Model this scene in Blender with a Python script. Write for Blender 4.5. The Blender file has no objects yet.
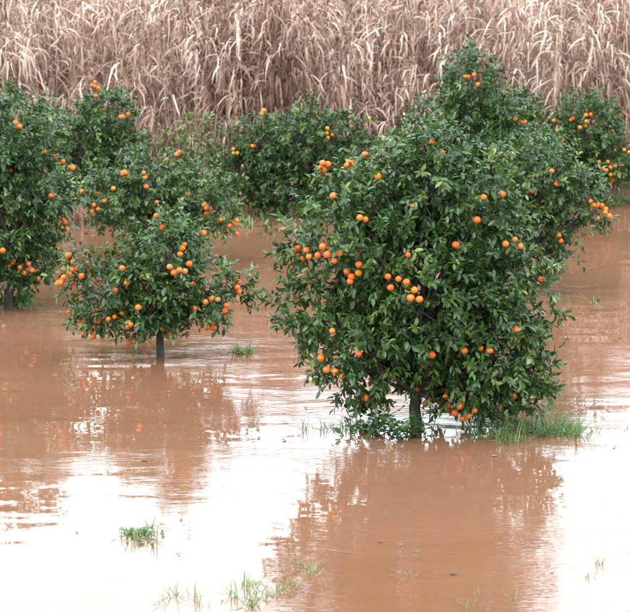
import bpy, math, numpy as np
from mathutils import Vector
rng=np.random.default_rng(7)
sc=bpy.context.scene
sc.view_settings.view_transform='Standard'
sc.view_settings.look='None'
sc.view_settings.exposure=0

# ------------------------------------------------------------ helpers
def link(o,parent=None):
    sc.collection.objects.link(o)
    if parent: o.parent=parent
    return o
def empty(name,loc):
    e=bpy.data.objects.new(name,None); e.location=loc; e.empty_display_size=.3
    return link(e)
def mesh_np(name,V,F,mat,attrs=None,smooth=True):
    me=bpy.data.meshes.new(name)
    V=np.asarray(V,dtype=np.float32)
    me.vertices.add(len(V)); me.vertices.foreach_set('co',V.ravel())
    loops=np.concatenate([f.ravel() for f in F]).astype(np.int32)
    tot=np.concatenate([np.full(len(f),f.shape[1]) for f in F]).astype(np.int32)
    start=np.concatenate([[0],np.cumsum(tot)[:-1]]).astype(np.int32)
    me.loops.add(len(loops)); me.loops.foreach_set('vertex_index',loops)
    me.polygons.add(len(tot)); me.polygons.foreach_set('loop_start',start)
    me.update(calc_edges=True); me.validate()
    if smooth: me.polygons.foreach_set('use_smooth',np.ones(len(me.polygons),dtype=bool))
    if attrs:
        for k,a in attrs.items():
            at=me.attributes.new(k,'FLOAT','POINT'); at.data.foreach_set('value',np.asarray(a,dtype=np.float32))
    me.materials.append(mat)
    return bpy.data.objects.new(name,me)
def norm(a): return a/np.maximum(np.linalg.norm(a,axis=-1,keepdims=True),1e-8)
def newmat(name):
    m=bpy.data.materials.new(name); m.use_nodes=True
    nt=m.node_tree; nt.nodes.clear()
    return m,nt,nt.nodes,nt.links
def ramp(N,stops):
    r=N.new('ShaderNodeValToRGB'); e=r.color_ramp.elements
    while len(e)<len(stops): e.new(.5)
    for i,(p,c) in enumerate(stops): e[i].position=p; e[i].color=(*c,1)
    return r

# ------------------------------------------------------------ materials
def leaf_mat(name,stops,trans=.2,rough=.36,spec=.5,tint=(1.4,1.45,.5,1)):
    m,nt,N,L=newmat(name)
    out=N.new('ShaderNodeOutputMaterial'); p=N.new('ShaderNodeBsdfPrincipled')
    at=N.new('ShaderNodeAttribute'); at.attribute_name='rnd'
    r=ramp(N,stops); L.new(at.outputs['Fac'],r.inputs[0])
    rb=N.new('ShaderNodeAttribute'); rb.attribute_name='rib'
    mx=N.new('ShaderNodeMixRGB'); mx.blend_type='MULTIPLY'; mx.inputs[2].default_value=(1.5,1.35,1.2,1)
    L.new(rb.outputs['Fac'],mx.inputs[0]); L.new(r.outputs[0],mx.inputs[1])
    L.new(mx.outputs[0],p.inputs['Base Color'])
    p.inputs['Roughness'].default_value=rough; p.inputs['Specular IOR Level'].default_value=spec
    if trans==0:
        L.new(p.outputs[0],out.inputs[0]); return m
    t=N.new('ShaderNodeBsdfTranslucent')
    g=N.new('ShaderNodeMixRGB'); g.blend_type='MULTIPLY'; g.inputs[0].default_value=1; g.inputs[2].default_value=tint
    L.new(mx.outputs[0],g.inputs[1]); L.new(g.outputs[0],t.inputs[0])
    ms=N.new('ShaderNodeMixShader'); ms.inputs[0].default_value=trans
    L.new(p.outputs[0],ms.inputs[1]); L.new(t.outputs[0],ms.inputs[2]); L.new(ms.outputs[0],out.inputs[0])
    return m
M_leaf=leaf_mat('citrus_leaf',[(0,(.016,.040,.013)),(.45,(.036,.080,.018)),(.8,(.076,.130,.028)),(1,(.15,.19,.05))],.16,.33)
M_leafpale=leaf_mat('citrus_leaf_pale',[(0,(.06,.085,.03)),(.5,(.12,.15,.05)),(.85,(.17,.20,.07)),(1,(.21,.24,.09))])
M_grass=leaf_mat('grass_blade',[(0,(.06,.12,.04)),(.6,(.13,.22,.08)),(1,(.24,.28,.15))],.25,.5,.3)
M_weed=leaf_mat('weed_leaf',[(0,(.03,.08,.025)),(.6,(.06,.14,.04)),(1,(.12,.2,.07))],.25,.45,.4)
M_reed=leaf_mat('dry_reed',[(0,(.17,.088,.064)),(.3,(.36,.215,.160)),(.7,(.54,.365,.290)),(1,(.72,.57,.48))],0,.65,.2)
M_debris=leaf_mat('floating_debris',[(0,(.05,.03,.02)),(.6,(.14,.09,.05)),(1,(.3,.26,.16))],0,.6,.3)

m,nt,N,L=newmat('bark'); M_bark=m
out=N.new('ShaderNodeOutputMaterial'); p=N.new('ShaderNodeBsdfPrincipled'); L.new(p.outputs[0],out.inputs[0])
tc=N.new('ShaderNodeTexCoord'); mp=N.new('ShaderNodeMapping'); mp.inputs['Scale'].default_value=(14,14,4)
no=N.new('ShaderNodeTexNoise'); no.inputs['Scale'].default_value=3; no.inputs['Detail'].default_value=6
L.new(tc.outputs['Object'],mp.inputs[0]); L.new(mp.outputs[0],no.inputs['Vector'])
r=ramp(N,[(.3,(.03,.024,.018)),(.7,(.10,.08,.06))]); L.new(no.outputs[0],r.inputs[0]); L.new(r.outputs[0],p.inputs['Base Color'])
p.inputs['Roughness'].default_value=.9
b=N.new('ShaderNodeBump'); b.inputs['Distance'].default_value=.01; L.new(no.outputs[0],b.inputs['Height']); L.new(b.outputs[0],p.inputs['Normal'])

m,nt,N,L=newmat('orange_peel'); M_orange=m
out=N.new('ShaderNodeOutputMaterial'); p=N.new('ShaderNodeBsdfPrincipled'); L.new(p.outputs[0],out.inputs[0])
at=N.new('ShaderNodeAttribute'); at.attribute_name='rnd'
r=ramp(N,[(0,(.52,.30,.03)),(.18,(.66,.24,.015)),(.6,(.74,.165,.01)),(1,(.66,.10,.008))]); L.new(at.outputs['Fac'],r.inputs[0]); L.new(r.outputs[0],p.inputs['Base Color'])
p.inputs['Roughness'].default_value=.42
tc=N.new('ShaderNodeTexCoord'); no=N.new('ShaderNodeTexNoise'); no.inputs['Scale'].default_value=260
L.new(tc.outputs['Object'],no.inputs['Vector'])
b=N.new('ShaderNodeBump'); b.inputs['Distance'].default_value=.0015; b.inputs['Strength'].default_value=.5; L.new(no.outputs[0],b.inputs['Height']); L.new(b.outputs[0],p.inputs['Normal'])

m,nt,N,L=newmat('muddy_water'); M_water=m
out=N.new('ShaderNodeOutputMaterial'); p=N.new('ShaderNodeBsdfPrincipled'); L.new(p.outputs[0],out.inputs[0])
tc=N.new('ShaderNodeTexCoord')
def mapn(scale):
    mp=N.new('ShaderNodeMapping'); mp.inputs['Scale'].default_value=scale; L.new(tc.outputs['Object'],mp.inputs[0]); return mp
def noise(mp,s,d=3,ro=.5,dist=0):
    n=N.new('ShaderNodeTexNoise'); n.inputs['Scale'].default_value=s; n.inputs['Detail'].default_value=d; n.inputs['Roughness'].default_value=ro; n.inputs['Distortion'].default_value=dist
    L.new(mp.outputs[0],n.inputs['Vector']); return n
n1=noise(mapn((.35,.5,1)),.6,5,.6,.6)
r=ramp(N,[(.25,(.182,.079,.044)),(.75,(.236,.110,.066))]); L.new(n1.outputs[0],r.inputs[0]); L.new(r.outputs[0],p.inputs['Base Color'])
p.inputs['Roughness'].default_value=.025; p.inputs['IOR'].default_value=1.46
a1=noise(mapn((.8,1.5,1)),1.5,1,.4,.3)       # gentle swell
a2=noise(mapn((1.0,2.6,1)),6,2,.5,.5)        # small ripples
pm=noise(mapn((.22,.5,1)),.8,2,.5,.8)        # patches where the current ruffles it
pr=ramp(N,[(.46,(.03,.03,.03)),(.68,(1,1,1))]); L.new(pm.outputs[0],pr.inputs[0])
mm=N.new('ShaderNodeMath'); mm.operation='MULTIPLY'; L.new(a2.outputs[0],mm.inputs[0]); L.new(pr.outputs[0],mm.inputs[1])
mk=N.new('ShaderNodeMath'); mk.operation='MULTIPLY'; mk.inputs[1].default_value=.5; L.new(mm.outputs[0],mk.inputs[0])
ad=N.new('ShaderNodeMath'); ad.operation='ADD'; L.new(a1.outputs[0],ad.inputs[0]); L.new(mk.outputs[0],ad.inputs[1])
b=N.new('ShaderNodeBump'); b.inputs['Distance'].default_value=.009; b.inputs['Strength'].default_value=1; L.new(ad.outputs[0],b.inputs['Height']); L.new(b.outputs[0],p.inputs['Normal'])

m,nt,N,L=newmat('earth'); M_earth=m
out=N.new('ShaderNodeOutputMaterial'); p=N.new('ShaderNodeBsdfPrincipled'); L.new(p.outputs[0],out.inputs[0])
tc=N.new('ShaderNodeTexCoord'); no=N.new('ShaderNodeTexNoise'); no.inputs['Scale'].default_value=1.5; no.inputs['Detail'].default_value=8
L.new(tc.outputs['Object'],no.inputs['Vector'])
r=ramp(N,[(.3,(.09,.055,.035)),(.6,(.17,.11,.07)),(.8,(.12,.13,.05))]); L.new(no.outputs[0],r.inputs[0]); L.new(r.outputs[0],p.inputs['Base Color'])
p.inputs['Roughness'].default_value=.95
b=N.new('ShaderNodeBump'); b.inputs['Distance'].default_value=.05; L.new(no.outputs[0],b.inputs['Height']); L.new(b.outputs[0],p.inputs['Normal'])

# ------------------------------------------------------------ leaf builder
def leaves_mesh(P,D,Nn,Ln,W,curl,rnd):
    n=len(P); D=norm(D); S=norm(np.cross(D,Nn)); U=norm(np.cross(S,D))
    Ln=Ln[:,None]; W=W[:,None]; curl=curl[:,None]
    def pt(t,s,up): return P+D*Ln*t+S*W*s*.5+U*(up*W)-U*curl*Ln*t*t
    V=np.stack([pt(0,0,0),pt(.32,-.9,.16),pt(.32,0,0),pt(.32,.9,.16),pt(.68,-.85,.15),pt(.68,0,0),pt(.68,.85,.15),pt(1,0,0)],1).reshape(-1,3)
    o=(np.arange(n)*8)[:,None]
    T=np.concatenate([o+np.array(t) for t in ([0,2,1],[0,3,2],[4,5,7],[5,6,7])])
    Q=np.concatenate([o+np.array(t) for t in ([1,2,5,4],[2,3,6,5])])
    rib=np.tile([1,0,1,0,0,1,0,.6],n)*.6
    return V,[T,Q],{'rnd':np.repeat(rnd,8),'rib':rib}

def tube(path,rad,sides=7):
    path=np.asarray(path,float); n=len(path); V=[]
    for i in range(n):
        d=path[min(i+1,n-1)]-path[max(i-1,0)]; d=d/ (np.linalg.norm(d)+1e-9)
        a=np.cross(d,[.13,.97,.2]); a/=np.linalg.norm(a)+1e-9; bb=np.cross(d,a)
        for k in range(sides):
            t=2*math.pi*k/sides; V.append(path[i]+rad[i]*(math.cos(t)*a+math.sin(t)*bb))
    F=[[i*sides+k,i*sides+(k+1)%sides,(i+1)*sides+(k+1)%sides,(i+1)*sides+k] for i in range(n-1) for k in range(sides)]
    return np.array(V),np.array(F)
def join_tubes(ts):
    Vs=[];Fs=[];o=0
    for V,F in ts: Vs.append(V); Fs.append(F+o); o+=len(V)
    return np.concatenate(Vs),[np.concatenate(Fs)]

def uvs():
    V=[(0,0,1)];R=8;S=12
    for i in range(1,R):
        for k in range(S):
            a=math.pi*i/R;b=2*math.pi*k/S; V.append((math.sin(a)*math.cos(b),math.sin(a)*math.sin(b),math.cos(a)))
    V.append((0,0,-1)); T=[];Q=[]
    for k in range(S):
        T.append((0,1+k,1+(k+1)%S)); T.append((len(V)-1,1+(R-2)*S+(k+1)%S,1+(R-2)*S+k))
        for i in range(R-2):
            Q.append((1+i*S+k,1+(i+1)*S+k,1+(i+1)*S+(k+1)%S,1+i*S+(k+1)%S))
    return np.array(V),np.array(T),np.array(Q)
SV,ST,SQ=uvs()

def tree(loc,blobs,dens=1.0,oranges=(),n_rand=10,mat=None,leafL=(.075,.11),name='orange_tree',trunk_r=.06,ydepth=1.25,rnd_shift=0,orange_hue=(.45,1),seed=1,zmin=(.06,.06),shrink=.93):
    R=np.random.default_rng(seed)
    e=empty(name,loc); mat=mat or M_leaf
    zlim=lambda x: np.interp(x,[-.5,.5],[zmin[0],zmin[1]])
    B=[]
    for b in blobs:
        if len(b)==3: cx,cz,r=b; cy=R.uniform(-.25,.25)
        else: cx,cy,cz,r=b
        r=r*shrink
        B.append((cx,cy,cz,r))
        if r>.4:
            B.append((cx*.6+R.normal(0,.1),cy+.75*r*ydepth,cz-.08,r*.8))
            B.append((cx*.75+R.normal(0,.1),cy-.5*r*ydepth,cz-.12,r*.66))
    B=np.array(B)
    C=B[:,:3]; rr=B[:,3]
    P=[];O=[]
    for i in range(len(B)):
        ns=int(165*dens*(rr[i]/.5)**2)
        d=norm(R.normal(size=(ns,3)))
        k1=R.normal(size=(5,3)); lum=np.sum(np.cos(d@k1.T*3.4+R.uniform(0,6,5)),1)/5
        f=(R.uniform(.35,1,ns)**.6)*(1+.36*lum)
        p=C[i]+d*rr[i]*f[:,None]
        q=np.linalg.norm((p[:,None]-C[None]),axis=2)/rr[None]; q[:,i]=9
        keep=(q.min(1)>.60)&(p[:,2]>zlim(p[:,0])+.02)
        keep&=~((lum<-.30)&(R.random(ns)<.68))
        P.append(p[keep]); O.append(d[keep])
    P=np.concatenate(P);O=np.concatenate(O); ns=len(P)
    droop=R.uniform(-.4,.55,ns)
    SD=norm(O*.8+R.normal(size=(ns,3))*.40+np.array([0,0,1])*droop[:,None])
    SL=np.where(R.random(ns)<.10,R.uniform(.3,.5,ns),R.uniform(.10,.26,ns))
    k=13
    t=(np.arange(k)+.5)/k
    LP=P[:,None]+SD[:,None]*(SL[:,None]*t[None])[...,None]
    LP[...,2]-=(SL[:,None]*t[None])**2*.6
    a=norm(np.cross(SD,R.normal(size=(ns,3)))); b=np.cross(SD,a)
    ang=R.uniform(0,6.28,ns)[:,None]+np.arange(k)[None]*2.4
    rad=a[:,None]*np.cos(ang)[...,None]+b[:,None]*np.sin(ang)[...,None]
    LD=SD[:,None]*(.35+.6*t[None,:,None])+rad*(1.0-.35*t[None,:,None])+np.array([0,0,-.22])+R.normal(size=(ns,k,3))*.22
    LD=norm(LD)
    up=np.array([0,0,1.0])+SD[:,None]*.55+R.normal(size=(ns,k,3))*.4
    LP=LP.reshape(-1,3);LD=LD.reshape(-1,3);up=np.broadcast_to(up,(ns,k,3)).reshape(-1,3)
    keep=(R.random(len(LP))<.9)&(LP[:,2]>zlim(LP[:,0]))
    LP,LD,up=LP[keep],LD[keep],up[keep]; n=len(LP)
    Ln=R.uniform(*leafL,n)*np.where(R.random(n)<.2,.7,1); W=Ln*R.uniform(.38,.5,n)
    young=np.where(R.random(ns)<.07,.38,0)
    shoot=np.repeat(R.beta(2,2.6,ns)*.75+young,k)[keep]
    rnd=np.clip(shoot+R.normal(0,.13,n)+.06+rnd_shift+np.where(R.random(n)<.02,.5,0),0,1)
    V,F,A=leaves_mesh(LP,LD,up,Ln,W,R.uniform(.0,.28,n),rnd)
    link(mesh_np('leaves',V,F,mat,A),e)
    ts=[]
    cen=(C*rr[:,None]).sum(0)/rr.sum()
    fork=np.array([R.normal(0,.03),R.normal(0,.03),min(.42,cen[2]*.45)])
    tp=np.array([[0,0,-.45],[0.01,0,-.1],[.0,.01,fork[2]*.5],fork])
    tp[1:3,:2]+=R.normal(0,.012,(2,2))
    ts.append(tube(tp,[trunk_r*1.35,trunk_r*1.15,trunk_r*.95,trunk_r*.9],9))
    for i in range(len(B)):
        s=fork+np.array([0,0,R.uniform(-.1,.02)]); m1=s*.55+C[i]*.45+R.normal(0,.07,3); m2=s*.2+C[i]*.8+R.normal(0,.05,3)
        rb=trunk_r*R.uniform(.42,.6)
        ts.append(tube([s,m1,m2,C[i]],[rb,rb*.8,rb*.55,rb*.4],6))
        for j in range(9):
            d=norm(R.normal(size=3)+np.array([0,0,.2])); st=m2*.5+C[i]*.5
            if (st+d*rr[i]*.98)[2]<.1: continue
            ts.append(tube([st,st+d*rr[i]*.5+R.normal(0,.03,3),st+d*rr[i]*.98],[rb*.35,rb*.25,.004],5))
    V,F=join_tubes(ts); link(mesh_np('trunk_and_limbs',V,F,M_bark),e)
    pts=[]
    def front(dx,z):
        u=1-((dx-C[:,0])/rr)**2-((z-C[:,2])/rr)**2
        y=np.where(u>0,C[:,1]-rr*np.sqrt(np.maximum(u,0)),9)
        return y.min() if y.min()<8 else float(C[:,1].mean())
    for o in oranges:
        dx,z=o; pts.append((dx,front(dx,z)-.12,z))
    for j in range(n_rand):
        i=R.integers(len(B)); d=norm(R.normal(size=3)+np.array([0,-.3,-.3])); p=C[i]+d*rr[i]*1.08
        q=np.linalg.norm(p-C,axis=1)/rr
        if (q<.93).any() or p[2]<.15: continue
        for kx in range(R.integers(1,5)): pts.append(tuple(p+R.normal(0,.055,3)))
    if pts:
        pts=np.array(pts); n=len(pts); sz=R.uniform(.031,.041,n)
        V=(pts[:,None]+SV[None]*sz[:,None,None]*np.array([1,1,.96])).reshape(-1,3)
        o=(np.arange(n)*len(SV))[:,None,None]
        F=[(o+ST[None]).reshape(-1,3),(o+SQ[None]).reshape(-1,4)]
        link(mesh_np('oranges',V,F,M_orange,{'rnd':np.repeat(R.uniform(*orange_hue,n),len(SV))}),e)
    return e

def rel(pts,bx,by,S): return [((x-bx)/S,(by-y)/S) for x,y in pts]

# ------------------------------------------------------------ the orange trees (metres, water level z=0)
orA=[(-.89,2.58),(-.62,2.38),(-.56,2.36),(-.12,1.99),(-1.25,1.97),(-1.05,1.98),(-.95,2.0),(-1.21,1.85),(-.83,2.02),(-.75,1.81),(.6,2.33),(.66,2.58),(.86,2.6),(-.3,1.66),(-.22,1.75),(-.14,1.73),(-.01,1.57),(-.1,1.58),(-.63,.99),(.47,.98),(.38,2.07),(-.96,.77),(-.87,.76),(.25,.31),(.4,.24),(.54,.23),(.49,.19),(1.02,.41),(-.55,.45),(.91,2.06),(1.01,2.1),(1.07,2.02),(1.02,1.17),(-1.0,1.73),(-.42,2.75),(-.9,1.2),(-1.02,.9),(.30,.42),(.45,.34),(.35,.22),(-.33,1.78),(-.06,1.66),(-1.14,1.95),(-1.0,2.08),(-1.3,1.93),(-1.17,2.02),(-.88,1.93),(-.8,.7),(.6,.3),(.33,.3)]
tree((1.08,25.24,0),[(-.75,2.15,.54),(-1.12,1.4,.36),(-.72,1.05,.55),(-.62,.62,.34),(-.3,2.55,.46),(.15,2.82,.44),(.6,2.6,.38),(.12,1.55,.85),(.72,2.05,.52),(.95,1.45,.42),(.85,.88,.52),(1.0,.45,.34),(.15,.72,.42),(.6,.4,.3),(1.25,1.78,.2),(-1.25,1.9,.2),(-.85,2.68,.2),(1.25,.65,.2),(.3,1.1,.5),(1.3,.5,.18),(.05,3.12,.16),(.75,2.9,.16)],
     1.15,orA,30,trunk_r=.065,seed=11,zmin=(.24,.05),shrink=.96)
orB=rel([(183,260),(188,262),(178,262),(127,260),(82,323),(97,327),(114,316),(125,307),(135,315),(131,275),(170,330),(213,320),(226,303),(196,275),(143,296),(86,330),(205,230),(150,328),(208,325),(120,281),(112,312),(176,323),(92,330),(220,290),(131,320),(80,318),(100,320),(90,320),(118,310),(218,316),(84,312),(95,333),(103,325),(165,322),(188,318),(192,256),(174,256),(228,297)],160,355,80)
tree((-1.93,29.4,0),[(.08,1.34,.43),(-.68,.88,.40),(-.05,.8,.48),(.62,.85,.36),(-.82,.52,.24),(.5,.55,.28),(.25,1.70,.2),(.98,.85,.18),(-1.05,1.08,.16),(-.35,1.15,.34),(-.25,.5,.3)],
     1.05,orB,30,trunk_r=.05,seed=12,zmin=(.25,.31),shrink=.95)
orC=rel([(103,204),(97,207),(118,184),(110,230),(109,196),(147,216),(148,175),(147,170),(127,170),(160,198),(86,188),(101,226),(150,183),(190,190),(99,200)],160,262,63.6)
tree((-2.44,37.3,0),[(-.15,1.28,.52),(-.8,1.05,.46),(.55,1.1,.46),(0,.65,.45),(.98,.85,.3),(.5,.6,.35)],1.0,orC,16,seed=13,zmin=(.33,.2),rnd_shift=.05)
orD=rel([(62,222),(57,190),(33,258),(28,268),(40,275),(68,228),(60,230),(66,221),(36,265),(24,262),(12,240),(5,190),(48,150)],10,308,72)
tree((-4.24,32.9,0),[(.1,2.5,.58),(-.5,2.3,.7),(.45,1.75,.46),(-.1,1.3,.75),(.32,.8,.42),(0,.4,.38),(-.75,.9,.6),(-1.1,1.6,.6)],1.0,orD,22,trunk_r=.07,seed=14,zmin=(.03,.1))
tree((-3.75,41.6,0),[(.1,1.95,.5),(-.5,1.35,.6),(.4,1.3,.45),(0,.7,.5),(-1.3,1.3,.7)],1.0,(),10,seed=15,zmin=(.3,.3))
tree((-1.75,43.2,0),[(-.3,1.4,.42),(.3,.5,.45),(-.3,.7,.5),(-.8,1.25,.3),(.75,.4,.3),(.2,1.1,.35)],.9,(),0,M_leafpale,(.05,.09),name='willow_shrub',seed=16,trunk_r=.035)
tree((-.54,42.9,0),[(-.5,1.3,.5),(.4,1.5,.52),(1.05,1.4,.5),(0,.65,.55),(.9,.65,.5),(-.75,.75,.35)],1.0,(),34,seed=17,orange_hue=(.0,.6),zmin=(.1,.1))
tree((2.75,39.7,0),[(-.15,2.72,.45),(-.7,2.05,.5),(.5,2.1,.5),(0,1.5,.8),(0,.7,.6),(-1.1,1.6,.4)],1.0,(),8,seed=18)
tree((5.03,44.4,0),[(0,1.55,.6),(.5,.95,.45),(-.5,.9,.55),(0,.6,.4),(-1.3,1.3,.55),(-1.2,.7,.5)],1.0,rel([(568,115),(566,117),(605,170),(608,176),(596,182),(600,165),(612,180)],585,205,53.7),34,seed=19,orange_hue=(.1,.8),zmin=(.1,.2))
tree((2.95,34.2,0),[(.25,1.85,.52),(.8,1.5,.42),(-.2,1.4,.65),(.3,.95,.5),(.2,.55,.38),(-.3,.5,.3),(1.05,1.2,.2)],1.0,rel([(545,165),(560,140),(556,232),(548,266),(558,238),(535,285)],520,295,69.6),24,seed=20,zmin=(.05,.12),rnd_shift=.06)
tree((-7.2,37.0,0),[(0,1.7,.7),(-.6,1.1,.6),(.6,1.1,.6),(0,.6,.6)],.8,(),20,seed=21)
tree((7.6,36.0,0),[(0,1.7,.7),(-.6,1.1,.6),(.6,1.1,.6),(0,.6,.6)],.8,(),20,seed=22)

# ------------------------------------------------------------ terrain and water
def sstep(a,b,x): t=np.clip((x-a)/(b-a),0,1); return t*t*(3-2*t)
def terr(x,y):
    w=.5*np.sin(x*.7+1)+.3*np.sin(x*1.9)
    z=-.6+1.0*sstep(44.8+w,47.5+w,y)+1.1*sstep(47,56,y)
    z=z+5.0*(1-sstep(1.5,10,y))*.92
    z=z+.05*np.sin(x*1.3+y*.9)+.04*np.sin(x*2.9-y*1.7)
    z=z+np.maximum(0,y-120)*.03*(1+.3*np.sin(x*.01))
    return z
xs=np.concatenate([-np.geomspace(900,16,26),np.linspace(-15,15,90),np.geomspace(16,900,26)])
ys=np.concatenate([-np.geomspace(300,4,12),np.linspace(-3,62,150),np.geomspace(64,1500,26)])
X,Y=np.meshgrid(xs,ys); Z=terr(X,Y)
V=np.stack([X,Y,Z],-1).reshape(-1,3); nx,ny=len(xs),len(ys)
ii,jj=np.meshgrid(np.arange(ny-1),np.arange(nx-1),indexing='ij'); a=(ii*nx+jj).ravel()
link(mesh_np('ground',V,[np.stack([a,a+1,a+nx+1,a+nx],1)],M_earth))
wx=900; V=np.array([[-wx,4,0],[wx,4,0],[wx,50,0],[-wx,50,0]],float)
link(mesh_np('flood_water',V,[np.array([[0,1,2,3]])],M_water,smooth=False))

# floating leaves and straw carried by the flood
R=np.random.default_rng(77); n=150
P=np.stack([R.uniform(-5.5,5.5,n),R.uniform(18,43,n),np.full(n,.006)],1)
a_=R.uniform(0,6.28,n); D=np.stack([np.cos(a_),np.sin(a_),R.uniform(0,.08,n)],1)
Ln=np.where(R.random(n)<.3,R.uniform(.12,.25,n),R.uniform(.05,.1,n)); W=np.where(Ln>.12,.008,Ln*.45)
V,F,A=leaves_mesh(P,D,np.array([[0,0,1.]])+R.normal(0,.05,(n,3)),Ln,W,np.zeros(n),R.random(n))
link(mesh_np('floating_leaves',V,F,M_debris,A))

# ------------------------------------------------------------ dry reed bed
def reeds():
    R=np.random.default_rng(3); Vs=[];Qs=[];rn=[];off=0
    n=5600
    sx=R.uniform(-14,14,n); sy=45.8+R.random(n)**1.2*9
    cl=np.sin(sx*2.3+sy)+np.sin(sx*5.1-sy*2)*.6
    keep=(R.random(n)<.72+.25*cl); sx,sy,cl=sx[keep],sy[keep],cl[keep]; n=len(sx)
    z0=terr(sx,sy)-.05; tall=R.random(n)<.55
    H=np.where(tall,R.uniform(3.0,4.5,n),R.uniform(1.0,3.2,n))+.3*cl
    lean=R.normal(0,.15,(n,2)); lean[:,0]+=.20*np.sin(sx*1.7+sy)-.05
    tone=R.normal(0,.14,n)+.15*np.sin(sx*1.9+sy*.8)+.08*np.sin(sx*.6-1)
    ks=6; t=np.linspace(0,1,ks)
    cxy=np.stack([sx,sy],1)[:,None]+lean[:,None]*(H[:,None]*t[None]**2)[...,None]
    cz=z0[:,None]+H[:,None]*t[None]*(1-.03*t[None])
    cen=np.concatenate([cxy,cz[...,None]],2)
    rad=.010*(1-.75*t)
    dirs=np.array([[1,0,0],[-.5,.87,0],[-.5,-.87,0]])
    V=cen[:,:,None]+dirs[None,None]*rad[None,:,None,None]
    Vs.append(V.reshape(-1,3)); rn.append(np.repeat(np.clip(.30+tone,0,1),ks*3))
    base=(np.arange(n)*ks*3)[:,None,None]+(np.arange(ks-1)*3)[None,:,None]
    for k in range(3):
        k2=(k+1)%3
        Qs.append(np.concatenate([base+k,base+k2,base+3+k2,base+3+k],2).reshape(-1,4))
    off+=n*ks*3
    m=26
    tl=np.where(R.random((n,m))<.42,1-.22*R.random((n,m)),R.uniform(.05,1,(n,m)))
    lp=np.stack([sx[:,None]+lean[:,:1]*H[:,None]*tl**2,sy[:,None]+lean[:,1:]*H[:,None]*tl**2,z0[:,None]+H[:,None]*tl*(1-.03*tl)],-1).reshape(-1,3)
    topf=(tl>.78).ravel()
    N_=len(lp); az=R.uniform(0,6.28,N_)
    wnd=np.repeat(1.0*np.sin(sx*1.1+sy*.7)+R.normal(0,.35,n),m)
    h=np.stack([np.cos(az)-.25+wnd,np.sin(az)-.35],1); h/=np.linalg.norm(h,axis=1,keepdims=True)
    Ln=R.uniform(.28,.72,N_)*np.where(R.random(N_)<.15,1.3,1); W=R.uniform(.016,.044,N_)
    th=np.where(topf,R.uniform(.1,1.3,N_),R.uniform(-.7,1.0,N_))
    bend=np.where(topf,R.uniform(1.2,3.0,N_),R.uniform(.8,3.0,N_))
    br=R.random(N_)<.4
    ks=6; pts=[lp]; cur=lp.copy()
    for s in range(1,ks):
        u=(s-.5)/(ks-1)
        a=th-bend*np.where(br,(u>.25)*1.0+.2*u,u**.8)
        a=np.maximum(a,-1.53)
        step=Ln/(ks-1)
        cur=cur+np.stack([h[:,0]*np.cos(a)*step,h[:,1]*np.cos(a)*step,np.sin(a)*step],1)+R.normal(0,.014,(N_,3))
        pts.append(cur.copy())
    pts=np.stack(pts,1)
    prof=np.array([.55,1,1,.8,.5,.06])
    side0=np.stack([-h[:,1],h[:,0],np.zeros(N_)],1)
    tw=R.normal(0,1.3,N_)
    Ls=[]
    for s in range(ks):
        ang=tw*s/(ks-1)
        up=np.stack([h[:,0]*.7,h[:,1]*.7,np.full(N_,.7)],1)
        sd=side0*np.cos(ang)[:,None]+up*np.sin(ang)[:,None]
        w=(W*prof[s]*.5)[:,None]
        Ls.append(pts[:,s]-sd*w); Ls.append(pts[:,s]+sd*w)
    V=np.stack(Ls,1).reshape(-1,3); Vs.append(V)
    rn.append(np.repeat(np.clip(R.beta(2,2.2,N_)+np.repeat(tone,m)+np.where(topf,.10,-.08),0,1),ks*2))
    o=(np.arange(N_)*ks*2)[:,None]+off
    for s in range(ks-1): Qs.append(o+np.array([s*2,s*2+1,s*2+3,s*2+2]))
    V=np.concatenate(Vs); rn=np.concatenate(rn)
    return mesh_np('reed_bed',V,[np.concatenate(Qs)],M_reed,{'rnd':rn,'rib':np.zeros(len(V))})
link(reeds())

# ------------------------------------------------------------ grass tufts and weeds in the water
def blades(name,loc,rx,ry,n,h,w=.008,lean=.8,mat=None,seed=0,rshift=0):
    R=np.random.default_rng(seed)
    nc=max(3,n//14); cx=R.normal(0,rx*.5,nc); cy=R.normal(0,ry*.5,nc); ci=R.integers(0,nc,n)
    p=np.stack([cx[ci]+R.normal(0,.03,n),cy[ci]+R.normal(0,.03,n),np.full(n,-.03)],1)
    az=R.uniform(0,6.28,n); hd=np.stack([np.cos(az),np.sin(az)],1)
    L_=R.uniform(.4,1,n)*h; th=R.uniform(.5,1.5,n); bd=R.uniform(.2,1.6,n)*lean
    ks=5; cur=p.copy(); pts=[p]
    for s in range(1,ks):
        a=th-bd*s/(ks-1); st=L_/(ks-1)
        cur=cur+np.stack([hd[:,0]*np.cos(a)*st,hd[:,1]*np.cos(a)*st,np.sin(a)*st],1); pts.append(cur.copy())
    sd=np.stack([-hd[:,1],hd[:,0],R.normal(0,.3,n)],1); Ls=[]
    for s in range(ks):
        ww=w*[1,1,.8,.5,.1][s]*R.uniform(.8,1.2)
        Ls+= [pts[s]-sd*ww,pts[s]+sd*ww]
    V=np.stack(Ls,1).reshape(-1,3); o=(np.arange(n)*ks*2)[:,None]
    Q=np.concatenate([o+np.array([s*2,s*2+1,s*2+3,s*2+2]) for s in range(ks-1)])
    ob=mesh_np(name,V,[Q],mat or M_grass,{'rnd':np.repeat(np.clip(R.uniform(0,1,n)+rshift,0,1),ks*2),'rib':np.zeros(len(V))})
    ob.location=loc; return link(ob)
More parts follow.
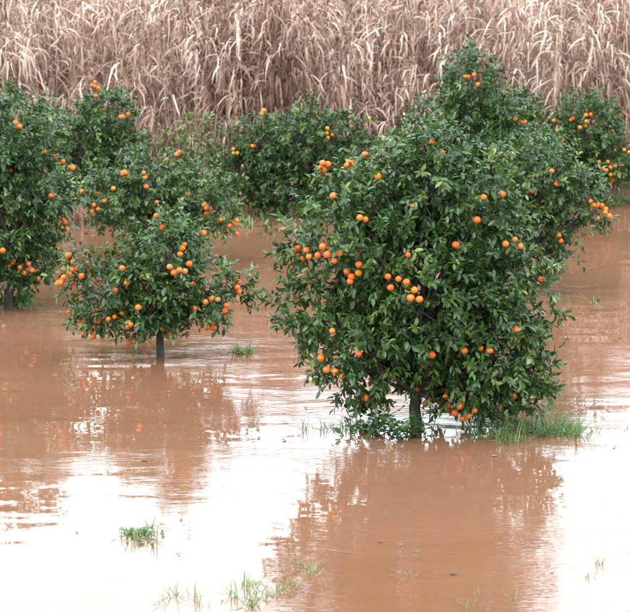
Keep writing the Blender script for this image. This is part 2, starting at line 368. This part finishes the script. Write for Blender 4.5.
def weed(loc,rx,ry,hz,n,seed,L0=.05):
    R=np.random.default_rng(seed); stems=[];LP=[];LD=[]
    for i in range(n):
        b=np.array([R.normal(0,rx*.4),R.normal(0,ry*.4),-.05]); d=np.array([R.normal(0,.5),R.normal(0,.5),1.0]); H=R.uniform(.4,1)*hz
        pth=[b+d*H*t+np.array([0,0,-.25*H*t*t]) for t in (0,.33,.66,1)]
        stems.append(tube(pth,[.006,.005,.004,.002],4))
        for t in np.linspace(.15,1,9):
            LP.append(b+d*H*t+np.array([0,0,-.25*H*t*t])); a=R.uniform(0,6.28); LD.append((math.cos(a),math.sin(a),R.uniform(-.2,.6)))
    LP=np.array(LP);LD=np.array(LD);k=len(LP)
    ok=LP[:,2]>.0; LP,LD=LP[ok],LD[ok]; k=len(LP)
    Ln=R.uniform(.7,1.5,k)*L0
    V,F,A=leaves_mesh(LP,LD,np.array([[0,0,1.]])+R.normal(0,.3,(k,3)),Ln,Ln*R.uniform(.5,.8,k),R.uniform(0,.3,k),R.uniform(0,1,k))
    e=empty('weed_plant',loc); link(mesh_np('leaves',V,F,M_weed,A),e)
    V,F=join_tubes(stems); link(mesh_np('stems',V,F,M_weed,{'rnd':np.full(len(V),.3),'rib':np.zeros(len(V))}),e)
weed((.62,24.95,0),.45,.3,.42,28,31,.06)
weed((.98,24.75,0),.25,.2,.5,18,32,.06)
weed((-1.56,20.85,0),.28,.3,.14,14,33,.05)
blades('grass_tuft',(2.1,24.9,0),.65,.5,520,.38,.004,1.0,seed=41)
blades('grass_tuft',(2.55,25.1,0),.5,.45,420,.40,.004,1.1,seed=42)
blades('grass_tuft',(.30,25.2,0),.4,.3,130,.22,.005,1.0,seed=43)
blades('grass_tuft',(-.93,29.6,0),.14,.2,200,.24,.007,1.2,seed=44)
blades('grass_tuft',(-1.56,20.9,0),.3,.5,170,.22,.005,1.2,seed=45)
blades('grass_tuft',(-1.1,18.9,0),.3,.3,60,.22,.004,.8,seed=46,rshift=.2)
blades('grass_tuft',(-.42,18.8,0),.25,.5,140,.22,.004,.8,seed=47,rshift=.2)
blades('grass_tuft',(-.25,19.4,0),.3,.8,70,.2,.004,.8,seed=48,rshift=.3)
blades('grass_tuft',(2.2,19.8,0),.8,1.2,60,.16,.003,.8,seed=49,rshift=.2)
blades('grass_tuft',(1.0,19.0,0),1.0,.6,45,.14,.003,.8,seed=50,rshift=.2)
blades('grass_tuft',(-3.1,25.0,0),.2,.15,25,.12,.005,1,seed=51)
blades('grass_tuft',(2.9,25.0,0),.5,.3,30,.16,.005,1,seed=56)
blades('grass_tuft',(-2.0,42.0,0),2.2,1.0,700,.35,.012,.9,seed=52,rshift=.1)
blades('grass_tuft',(5.9,44.8,0),1.6,.5,500,.35,.012,.9,seed=53,rshift=.1)
blades('grass_tuft',(3.6,33.6,0),.5,.2,90,.16,.008,.9,seed=54)
blades('grass_tuft',(-3.7,32.5,0),.4,.2,60,.12,.008,.9,seed=55)

# ------------------------------------------------------------ sky / light
EL,AZ=math.radians(52),math.radians(215)
w=bpy.data.worlds.new('World'); sc.world=w; w.use_nodes=True
N=w.node_tree.nodes; L=w.node_tree.links; N.clear()
wo=N.new('ShaderNodeOutputWorld'); bg=N.new('ShaderNodeBackground'); sk=N.new('ShaderNodeTexSky')
sk.sky_type='NISHITA'; sk.sun_disc=False; sk.sun_elevation=EL; sk.sun_rotation=AZ; sk.dust_density=3
mx=N.new('ShaderNodeMixRGB'); mx.inputs[0].default_value=.9; mx.inputs[2].default_value=(34.5,40,42.5,1)
L.new(sk.outputs[0],mx.inputs[1]); L.new(mx.outputs[0],bg.inputs[0]); bg.inputs[1].default_value=.1; L.new(bg.outputs[0],wo.inputs[0])
sd=bpy.data.lights.new('sun','SUN'); sd.energy=1.4; sd.angle=math.radians(16); sd.color=(1,.94,.86)
so=bpy.data.objects.new('sun',sd); link(so)
dv=Vector((math.sin(AZ)*math.cos(EL),math.cos(AZ)*math.cos(EL),math.sin(EL)))
so.rotation_euler=dv.to_track_quat('Z','Y').to_euler(); so.location=(0,0,30)

# ------------------------------------------------------------ camera
cd=bpy.data.cameras.new('camera'); cd.sensor_width=36; cd.lens=137.14; cd.clip_end=4000; cd.clip_start=.5
co=bpy.data.objects.new('camera',cd); link(co); co.location=(0,0,5.6); co.rotation_euler=(math.radians(90-9.6),0,0)
cd.dof.use_dof=True; cd.dof.focus_distance=26.5; cd.dof.aperture_fstop=4.0
sc.camera=co
